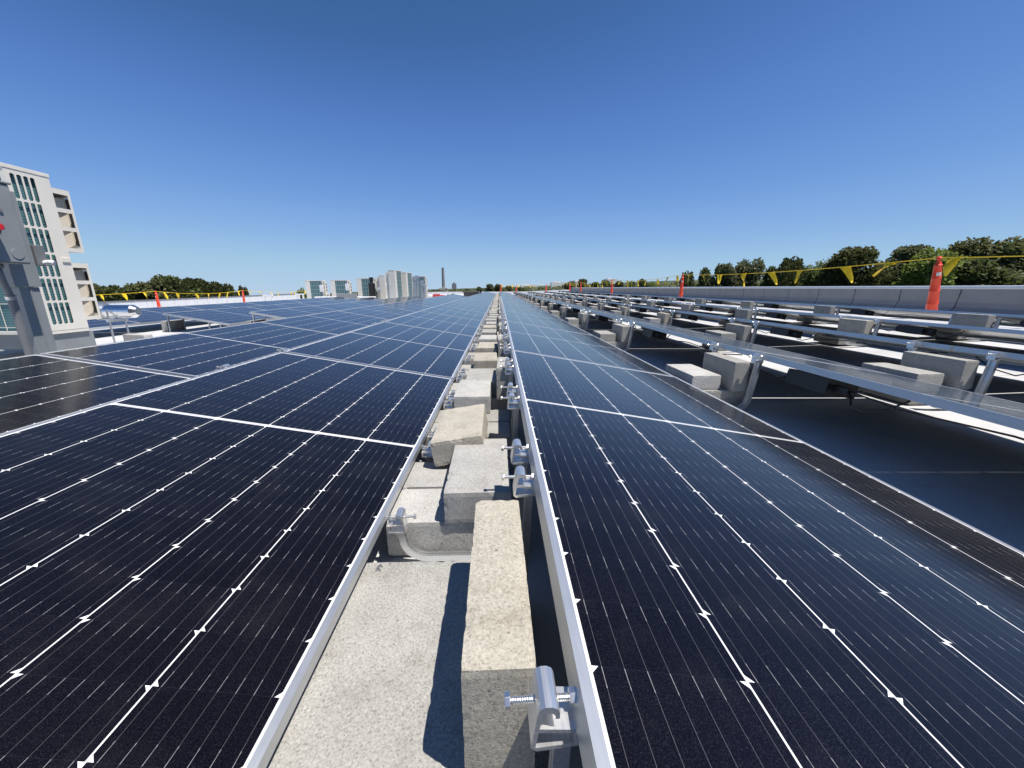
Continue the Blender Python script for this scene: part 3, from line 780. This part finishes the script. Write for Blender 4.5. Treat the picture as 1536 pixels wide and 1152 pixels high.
FAR = [  # x, y, rz, base z, label
    (-9.52, 21.6, -4, -.62, 'far ivory air conditioner, leftmost of three with teal coils'),
    (-8.18, 21.6, -4, -.60, 'far ivory air conditioner, middle of the three with teal coils'),
    (-6.76, 21.6, -4, -.50, 'far ivory air conditioner, rightmost of three with teal coils, beside a black pipe'),
    (-5.98, 22.2, 84, -.36, 'far ivory air conditioner at the left of the tight cluster'),
    (-4.92, 20.2, 84, -.18, 'tallest far ivory air conditioner, in the middle of the cluster'),
    (-4.62, 21.2, 84, -.24, 'far ivory air conditioner just right of the tallest in the cluster'),
    (-4.35, 23.5, -4, -.34, 'far air conditioner showing its dark teal coil behind the silver tank')]
for x, y, rz, zb, lab in FAR: small_ac(x, y, lab, R(rz), zb + .42)
for i, (x, y, z, lab) in enumerate([(-9.50, 21.45, .55, 'pale switch box before the leftmost far air conditioner'), (-8.14, 21.45, .62, 'pale switch box before the middle far air conditioner'), (-6.70, 21.45, .72, 'pale switch box before the rightmost of three far air conditioners')]):
    t = thing('disconnect_switch', lab, 'switch box', (x, y, 0), group='pale switch boxes before the far air conditioners')
    b = MB(); b.box(-.085, .085, -.12, 0, z, z + .36); b.build('enclosure', M['label'], t, bevel=.01)
    b = MB(); b.box(-.03, .03, -.05, 0, -.1, z - .002); b.build('post', M['grey'], t)

# grey disconnect on its post, beside the near unit
t = thing('disconnect_switch', 'grey switch box with red handle on a post at the left edge', 'switch box', (-3.3, 2.90, 0))
b = MB(); b.box(-.075, .048, -.145, .012, .78, 1.40); b.box(-.06, .035, -.115, .005, 0, .778); b.box(.035, .039, -.055, -.047, 0, .778); b.build('post', M['grey'], t, bevel=.004)
b = MB(); b.box(.05, .20, -.475, -.15, .925, 1.405); b.box(.20, .208, -.47, -.155, .93, 1.40); b.box(.04, .215, -.485, -.14, 1.405, 1.42)
enc = b.build('enclosure', M['grey'], t, bevel=.006)
b = MB(); b.box(.208, .240, -.347, -.312, 1.10, 1.30); b.cyl((.208, -.33, 1.12), (.245, -.33, 1.12), .04, n=16); b.build('lever', M['greyd'], enc, bevel=.004)
b = MB(); b.cyl((.245, -.318, 1.135), (.275, -.318, 1.135), .024, .02, n=16); b.cyl((.245, -.34, 1.12), (.27, -.34, 1.12), .02, n=14); b.build('handle_grip', M['red'], enc, bevel=.003)
b = MB(); b.cyl((.208, -.215, .985), (.212, -.215, .985), .032, n=24); b.build('knockout', M['grey'], enc)
b = MB(); b.cyl((.208, -.24, 1.24), (.216, -.24, 1.24), .011, n=12); b.cyl((.208, -.25, 1.15), (.214, -.25, 1.15), .007, n=12); b.build('screw', M['greyd'], enc)
b = MB(); b.cyl((.11, -.26, .895), (.11, -.26, .922), .03, n=16); b.tube([(.11, -.26, .92), (.105, -.25, .82), (.09, -.225, .74), (.085, -.215, .70), (.082, -.213, .69), (.075, -.205, .45), (.07, -.20, .2), (.05, -.20, .05)], [.018, .018, .019, .02, .022, .022, .021, .021], 14); b.build('conduit', M['greyd'], t, smooth=True)
b = MB(); b.cyl((.083, -.213, .70), (.086, -.217, .722), .028, n=16); b.build('conduit_fitting', M['galv'], t)
b = MB(); b.box(-.03, .04, .034, .10, .925, 1.065); b.build('small_box', M['greyd'], t, bevel=.005)
b = MB(); b.tube([(.035, .08, .945), (.06, .09, .952), (.085, .10, .945)], .018, 10); b.build('cable_gland', M['label'], t)
# line-set behind: low white duct, coiled flexible conduit on the roof
b = MB()
pts = [(-3.55 + .35 * math.cos(a / 6) * (1 - a / 70) - .2, 2.45 + .22 * math.sin(a / 6), .30 + a * .0015) for a in range(0, 40)]
b.tube(pts, .022, 8); tag(b.build('flexible_conduit', M['galv'], smooth=True), 'coiled grey flexible conduit lying below the switch box at the left edge', 'conduit')
b = MB(); b.box(-4.9, -3.45, 2.62, 2.95, .17, .31); b.box(-4.92, -3.43, 2.60, 2.97, .31, .325)
tag(b.build('cable_trough', M['grey'], bevel=.006), 'grey lidded cable trough on the roof behind the switch box', 'cable trough')
# another unit cut by the left frame edge
o = dup(AC, (-4.95, 3.10, .40), (0, 0, R(2)), 'ivory air conditioner with teal coil cut off by the left frame edge')

# silver insulated pipe on low stands
t = thing('insulated_pipe', 'shiny silver insulated pipe on low stands behind the near air conditioner', 'pipe', (-5.2, 5.3, 0))
b = MB(); b.cyl((-2.2, 0, .47), (-.10, 0, .47), .088, n=24); b.cyl((.0, 0, .47), (.36, 0, .47), .085, n=24); b.cyl((.36, 0, .47), (.42, 0, .47), .085, .05, n=24); b.build('jacket', M['foil'], t, smooth=False)
b = MB(); b.cyl((-.10, 0, .47), (-.07, 0, .47), .112, n=24); b.cyl((-.03, 0, .47), (0, 0, .47), .112, n=24); b.cyl((-.07, 0, .47), (-.03, 0, .47), .09, n=24); b.build('flange', M['galv'], t)
for x in (-1.4, -.55, .12):
    b = MB(); b.cyl((x, -.11, 0), (x, -.11, .50), .011, n=8); b.cyl((x, .11, 0), (x, .11, .50), .011, n=8); b.box(x - .02, x + .02, -.13, .13, .34, .375); b.box(x - .05, x + .05, -.16, .16, 0, .02); b.build('stand', M['galv'], t)

# ------------------------------------------------------------------ far rooftop equipment
def single(name, bld, mat, label, cat, **kw):
    return tag(bld.build(name, mat, **kw), label, cat)
b = MB(); b.lathe([(.30, -.1), (.30, .95), (.26, 1.08), (.1, 1.14)], 24, -4.95, 21.3)
single('storage_tank', b, M['galv'], 'silver cylindrical tank among the far equipment', 'tank', smooth=True)
for i, (x, y, h, r) in enumerate(((-4.62, 21.5, 1.15, .10), (-4.47, 21.7, 1.25, .09), (-4.28, 22.0, 1.0, .08), (-4.15, 22.0, .8, .07))):
    b = MB(); b.lathe([(r * 1.3, 0), (r * 1.3, .04), (r, .05), (r, h), (r * 1.5, h + .02), (r * 1.5, h + .12), (r * .5, h + .16)], 16, x, y)
    tag(b.build('vent_pipe', M['galv'], smooth=False), f'{nth(i + 1)} grey vent pipe from the left, right of the silver tank', 'vent pipe', 'grey vent pipes by the silver tank')
b = MB(); b.lathe([(.17, -.1), (.17, .98), (.08, 1.03), (.08, 1.2), (.11, 1.22), (.11, 1.28), (.03, 1.3)], 18, -6.68, 20.9)
single('flue_pipe', b, M['black'], 'black flue pipe with a cap beside the far air conditioner', 'flue pipe')
b = MB()
b.box(-2.62, -1.55, 29.0, 30.6, 0, .42); b.box(-2.70, -1.50, 28.9, 30.7, .42, .50)
single('roof_hatch', b, M['darkbox'], 'dark low roof hatch at the far end of the left rows', 'roof hatch', bevel=.02)
b = MB()
for i in range(9):
    a = random.uniform(0, 3); x = -3.1 + random.uniform(-.35, .35); y = 27.6 + random.uniform(-.5, .5)
    b.box(-.22, .22, -.12, .12, 0, random.uniform(.08, .25), Matrix.Translation((x, y, random.uniform(0, .18))) @ Matrix.Rotation(a, 4, 'Z'))
tag(b.build('debris_pile', M['black']), 'pile of black offcuts and bags in front of the dark roof hatch', 'debris pile')
t = thing('pallet_stack', 'white and red wrapped bundles on the roof, left of the black pile', 'bundles', (-4.2, 26.5, 0))
b = MB(); b.box(-.9, -.25, -.3, .3, .05, .3); b.box(.55, .9, -.3, .3, .05, .28); b.build('white_bundle', M['whitewrap'], t, bevel=.04)
b = MB(); b.box(-.22, .2, -.3, .3, .05, .36); b.box(.22, .5, -.3, .3, .05, .3); b.build('red_bundle', M['redwrap'], t, bevel=.04)
b = MB(); b.box(-1.0, 1.0, -.4, .4, 0, .045); b.build('pallet', M['building'], t)
b = MB(); b.box(-.09, .09, -.09, .09, 0, .52); b.box(-.14, .14, -.14, .14, .52, .60)
o = b.build('roof_vent', M['black'], bevel=.01); o.location = (-1.62, 34.2, 0); tag(o, 'small black roof vent sticking up between far panels', 'roof vent')
b = MB(); b.box(-9.4, -6.4, 20.2, 20.6, -.2, .33); single('cable_trough', b, M['whitewrap'], 'long low white duct in front of the far air conditioners', 'duct', bevel=.03)
b = MB(); b.box(-8.2, -7.2, 20.0, 20.15, -.1, .48); single('equipment_cover', b, M['grey'], 'grey sheet cover in front of the middle far air conditioner', 'cover', bevel=.02)
for i, y in enumerate((28.5, 33, 38)):
    t = thing('pipe_stand', f'{nth(i + 1)} pale pipe stand along the left parapet', 'pipe stand', (-16.5, y, roofz(-16.5)), group='pale pipe stands along the left parapet')
    b = MB(); b.box(-.35, .35, -.06, .06, .62, .72); b.build('rail', M['whitewrap'], t)
    for xa_ in (-.3, .22):
        b = MB(); b.box(xa_, xa_ + .08, -.06, .06, 0, .62); b.build('leg', M['whitewrap'], t)

# ------------------------------------------------------------------ chimney and distant buildings
b = MB(); b.lathe([(2.6, tg(-80)), (2.3, 8), (1.9, 29.6), (2.05, 29.7), (2.05, 30.6)], 20, -87, 620)
single('chimney', b, M['brickstack'], 'tall thin grey chimney on the horizon', 'chimney', smooth=False)
b = MB(); b.box(-76.5, -69.5, 640, 646, -10, 6.5); b.box(-75, -71, 641, 645, 6.5, 8.5); single('building', b, M['brickstack'], 'small grey tower block right of the chimney on the horizon', 'building')
b = MB(); b.box(-94, -81, 616, 630, -12, -.2); b.box(-90, -85, 617, 629, -.2, 1.4); single('building', b, M['building'], 'pale low building at the foot of the chimney', 'building')
for i, (x, y, w_, h) in enumerate(((120, 900, 40, 9), (190, 1000, 30, 12), (60, 1100, 50, 6), (260, 950, 26, 13))):
    b = MB(); b.box(x, x + w_, y, y + 20, -10, tg(x) + 8 + h); b.box(x + 4, x + w_ * .5, y + 2, y + 18, tg(x) + 8 + h, tg(x) + 10 + h)
    tag(b.build('building', M['whitewrap']), f'{["white flat building left of centre on the right skyline", "small white building second along the right skyline", "low white building behind the far roof end", "white building nearest the right trees on the skyline"][i]}', 'building')

# ------------------------------------------------------------------ trees
def crown_mesh(seed, mat, lobes, leaf, n, flat=.75):
    rnd = random.Random(seed); b = MB(); L = []
    for i in range(lobes):
        a = rnd.uniform(0, 6.283); r = rnd.uniform(.1, 1.0) ** .6 * .72; z = rnd.uniform(.30, .92)
        r *= 1.05 - .55 * max(0, z - .45) / .5
        L.append((Vector((r * math.cos(a) * .5, r * math.sin(a) * .5, z)), rnd.uniform(.10, .19)))
    for i in range(n):
        c, rad = rnd.choice(L)
        while True:
            d = Vector((rnd.uniform(-1, 1), rnd.uniform(-1, 1), rnd.uniform(-1, 1)))
            if .05 < d.length < 1: break
        d.normalize(); q = c + Vector((d.x, d.y, d.z * flat)) * rad * rnd.uniform(.55, 1.05)
        if d.z < -.35 and rnd.random() < .55: continue
        u = Vector((rnd.gauss(0, 1), rnd.gauss(0, 1), rnd.gauss(0, .6))).normalized(); v = u.orthogonal().normalized()
        v = (v + d * .4).normalized(); s = leaf * rnd.uniform(.6, 1.4)
        b.face([q - u * s, q - v * s * .6 + u * s * .1, q + u * s * 1.1, q + v * s * .7])
    return b.mesh('crown', mat), L
def trunk_mesh(seed, L):
    rnd = random.Random(seed); b = MB()
    b.tube([(0, 0, 0), (.01, 0, .2), (-.008, .01, .45), (.01, 0, .75)], [.028, .022, .016, .005], 8)
    for c, r in L[:9]:
        z0 = max(.22, c.z - .25); b.tube([(0, 0, z0), (c.x * .5, c.y * .5, z0 + (c.z - z0) * .4), tuple(c)], [.010, .007, .003], 5)
    return b.mesh('trunk', M['trunk'])
TV = {}
for kind, mat, lo, lf, n, cnt in (('pine', 'leaf_dark', 30, .024, 9500, 3), ('oak', 'leaf_mid', 30, .024, 8500, 2), ('spring', 'leaf_light', 28, .024, 8000, 1)):
    TV[kind] = []
    for s in range(cnt):
        cm, L = crown_mesh(s * 7 + len(kind), M[mat], lo, lf, n); TV[kind].append((cm, trunk_mesh(s + 3, L)))
F_ = 572.4
def cray(u, v):
    cp, sp, cy, sy = math.cos(R(14.18)), math.sin(R(14.18)), math.cos(R(1.87)), math.sin(R(1.87))
    r = Vector((cy, -sy, 0)); f = Vector((sy * cp, cy * cp, -sp)); up = r.cross(f)
    return f + r * ((u - 768) / F_) - up * ((v - 576) / F_)
def tree(u, vtop, dist, width, kind, label, grp):
    d = cray(u, vtop); k = dist / d.y; x = d.x * k; zt = CAMZ + d.z * k
    g = tg(x); h = (zt - g) * 1.02
    cm, tm = TV[kind][random.randrange(len(TV[kind]))]
    t = thing('tree', label, 'tree', (x, dist, g), random.uniform(0, 6.28), grp)
    c = obj('crown', cm, t); tr = obj('trunk', tm, t)
    wpx = width / F_ * dist * math.hypot(1, (u - 768) / F_)
    sxy = wpx / .98
    for o in (c, tr): o.scale = (sxy, sxy, h)
RT = [(1032, 411, 60, 34, 'pine', 'first tree of the right-hand grove, small and dark, behind the second delineator'), (1060, 406, 66, 40, 'oak', 'small mid green tree just right of the second delineator'),
      (1086, 399, 60, 46, 'pine', 'dark domed tree, leftmost tall one of the right grove'), (1125, 392, 62, 52, 'pine', 'dark tree with round top, second tall one of the right grove'),
      (1160, 404, 66, 44, 'oak', 'lower green tree between two dark tops in the right grove'), (1188, 391, 60, 50, 'pine', 'dark bushy tree left of the hanging pennant'),
      (1228, 396, 62, 40, 'spring', 'bright green small tree left of the biggest round tree'), (1252, 388, 60, 40, 'oak', 'mid green tree leaning on the biggest round tree'), (1288, 375, 56, 74, 'pine', 'biggest round dark tree, midway along the right wall'),
      (1330, 398, 60, 50, 'spring', 'pale spring-green tree low right of the biggest round tree'), (1368, 373, 58, 62, 'pine', 'dark flat-topped tree left of the largest delineator'),
      (1412, 378, 50, 74, 'spring', 'bright spring-green tree behind the largest delineator'), (1455, 368, 55, 60, 'pine', 'dark tree just right of the bright spring-green tree'),
      (1500, 360, 54, 84, 'pine', 'tallest dark tree near the right frame edge'), (1548, 364, 52, 70, 'pine', 'dark tree cut by the right frame edge'), (1480, 392, 48, 80, 'oak', 'lower green tree in front of the tallest dark tree'), (1345, 388, 64, 60, 'oak', 'dusky green tree filling behind the flat-topped tree'), (1590, 362, 52, 80, 'pine', 'dark tree beyond the right frame edge'), (1210, 404, 72, 60, 'oak', 'background tree low behind the bright small tree'), (1110, 408, 74, 70, 'oak', 'background tree low between the two dark tops')]
for u, v, d, wd, kd, lab in RT: tree(u, v, d, wd, kd, lab, 'trees beyond the right parapet')
CT = [(856, 423, 30, 'pine'), (875, 420, 26, 'pine'), (893, 423, 26, 'oak'), (910, 420, 26, 'oak'), (930, 423, 24, 'pine'), (948, 422, 26, 'oak'), (965, 420, 26, 'oak'), (978, 424, 20, 'spring'), (734, 427, 20, 'pine'), (748, 427, 20, 'pine'), (720, 431, 20, 'oak'), (763, 429, 16, 'pine'), (702, 434, 18, 'oak'), (783, 431, 22, 'oak')]
for i, (u, v, wd, kd) in enumerate(sorted(CT)): tree(u, v, 150 if u > 800 else 230, wd, kd, f'{nth(i + 1)} small distant tree from the left along the centre skyline', 'distant trees on the centre skyline')
LT = [(120, 428, 50, 'pine'), (152, 431, 46, 'pine'), (176, 432, 50, 'oak'), (205, 428, 44, 'pine'), (226, 424, 44, 'pine'), (246, 417, 46, 'pine'), (268, 415, 48, 'oak'), (292, 421, 44, 'pine'), (312, 424, 40, 'pine'), (332, 427, 40, 'pine'), (348, 436, 26, 'oak'), (364, 432, 18, 'pine'), (190, 437, 60, 'oak'), (300, 432, 60, 'oak'), (255, 430, 60, 'pine')]
for i, (u, v, wd, kd) in enumerate(sorted(LT)): tree(u, v, 78, wd, kd, f'{nth(i + 1)} tree from the left in the grove behind the left parapet', 'trees beyond the left parapet')
tree(451, 434, 110, 16, 'spring', 'small palm-green tree just left of the far air conditioners', 'trees beyond the left parapet')

# far-off wood: one band of leaf clumps
b = MB(); rnd = random.Random(5)
for i in range(16000):
    x = rnd.uniform(-900, 1500); y = rnd.uniform(380, 620) + abs(x) * .15
    top = 8.2 + 1.6 * noise.noise(Vector((x * .02, y * .01, 0))) + 1.2 * noise.noise(Vector((x * .07, y * .05, 3)))
    z = tg(x) + rnd.uniform(.2, 1) * top
    p = Vector((x, y, z)); u = Vector((rnd.gauss(0, 1), rnd.gauss(0, 1), rnd.gauss(0, .6))).normalized(); v = u.orthogonal().normalized(); s = rnd.uniform(1.2, 3.0)
    b.face([p - u * s, p - v * s * .6, p + u * s, p + v * s * .7])
tag(b.build('wood', M['leaf_dark']), 'far-off dark wood along the horizon', 'wood', kind='stuff')
b = MB(); prev = None
for i in range(41):
    x = -1500 + i * 150; z = tg(x) + 12 + 9 * noise.noise(Vector((x * .0013, 2.2, 0)))
    cur = [b.bm.verts.new((x, 2400, tg(x) - 5)), b.bm.verts.new((x, 2750, z)), b.bm.verts.new((x, 3200, tg(x) - 5))]
    if prev:
        for j in range(2): b.bm.faces.new((prev[j], cur[j], cur[j + 1], prev[j + 1]))
    prev = cur
tag(b.build('hills', M['ground'], smooth=True), None, None, kind='structure')
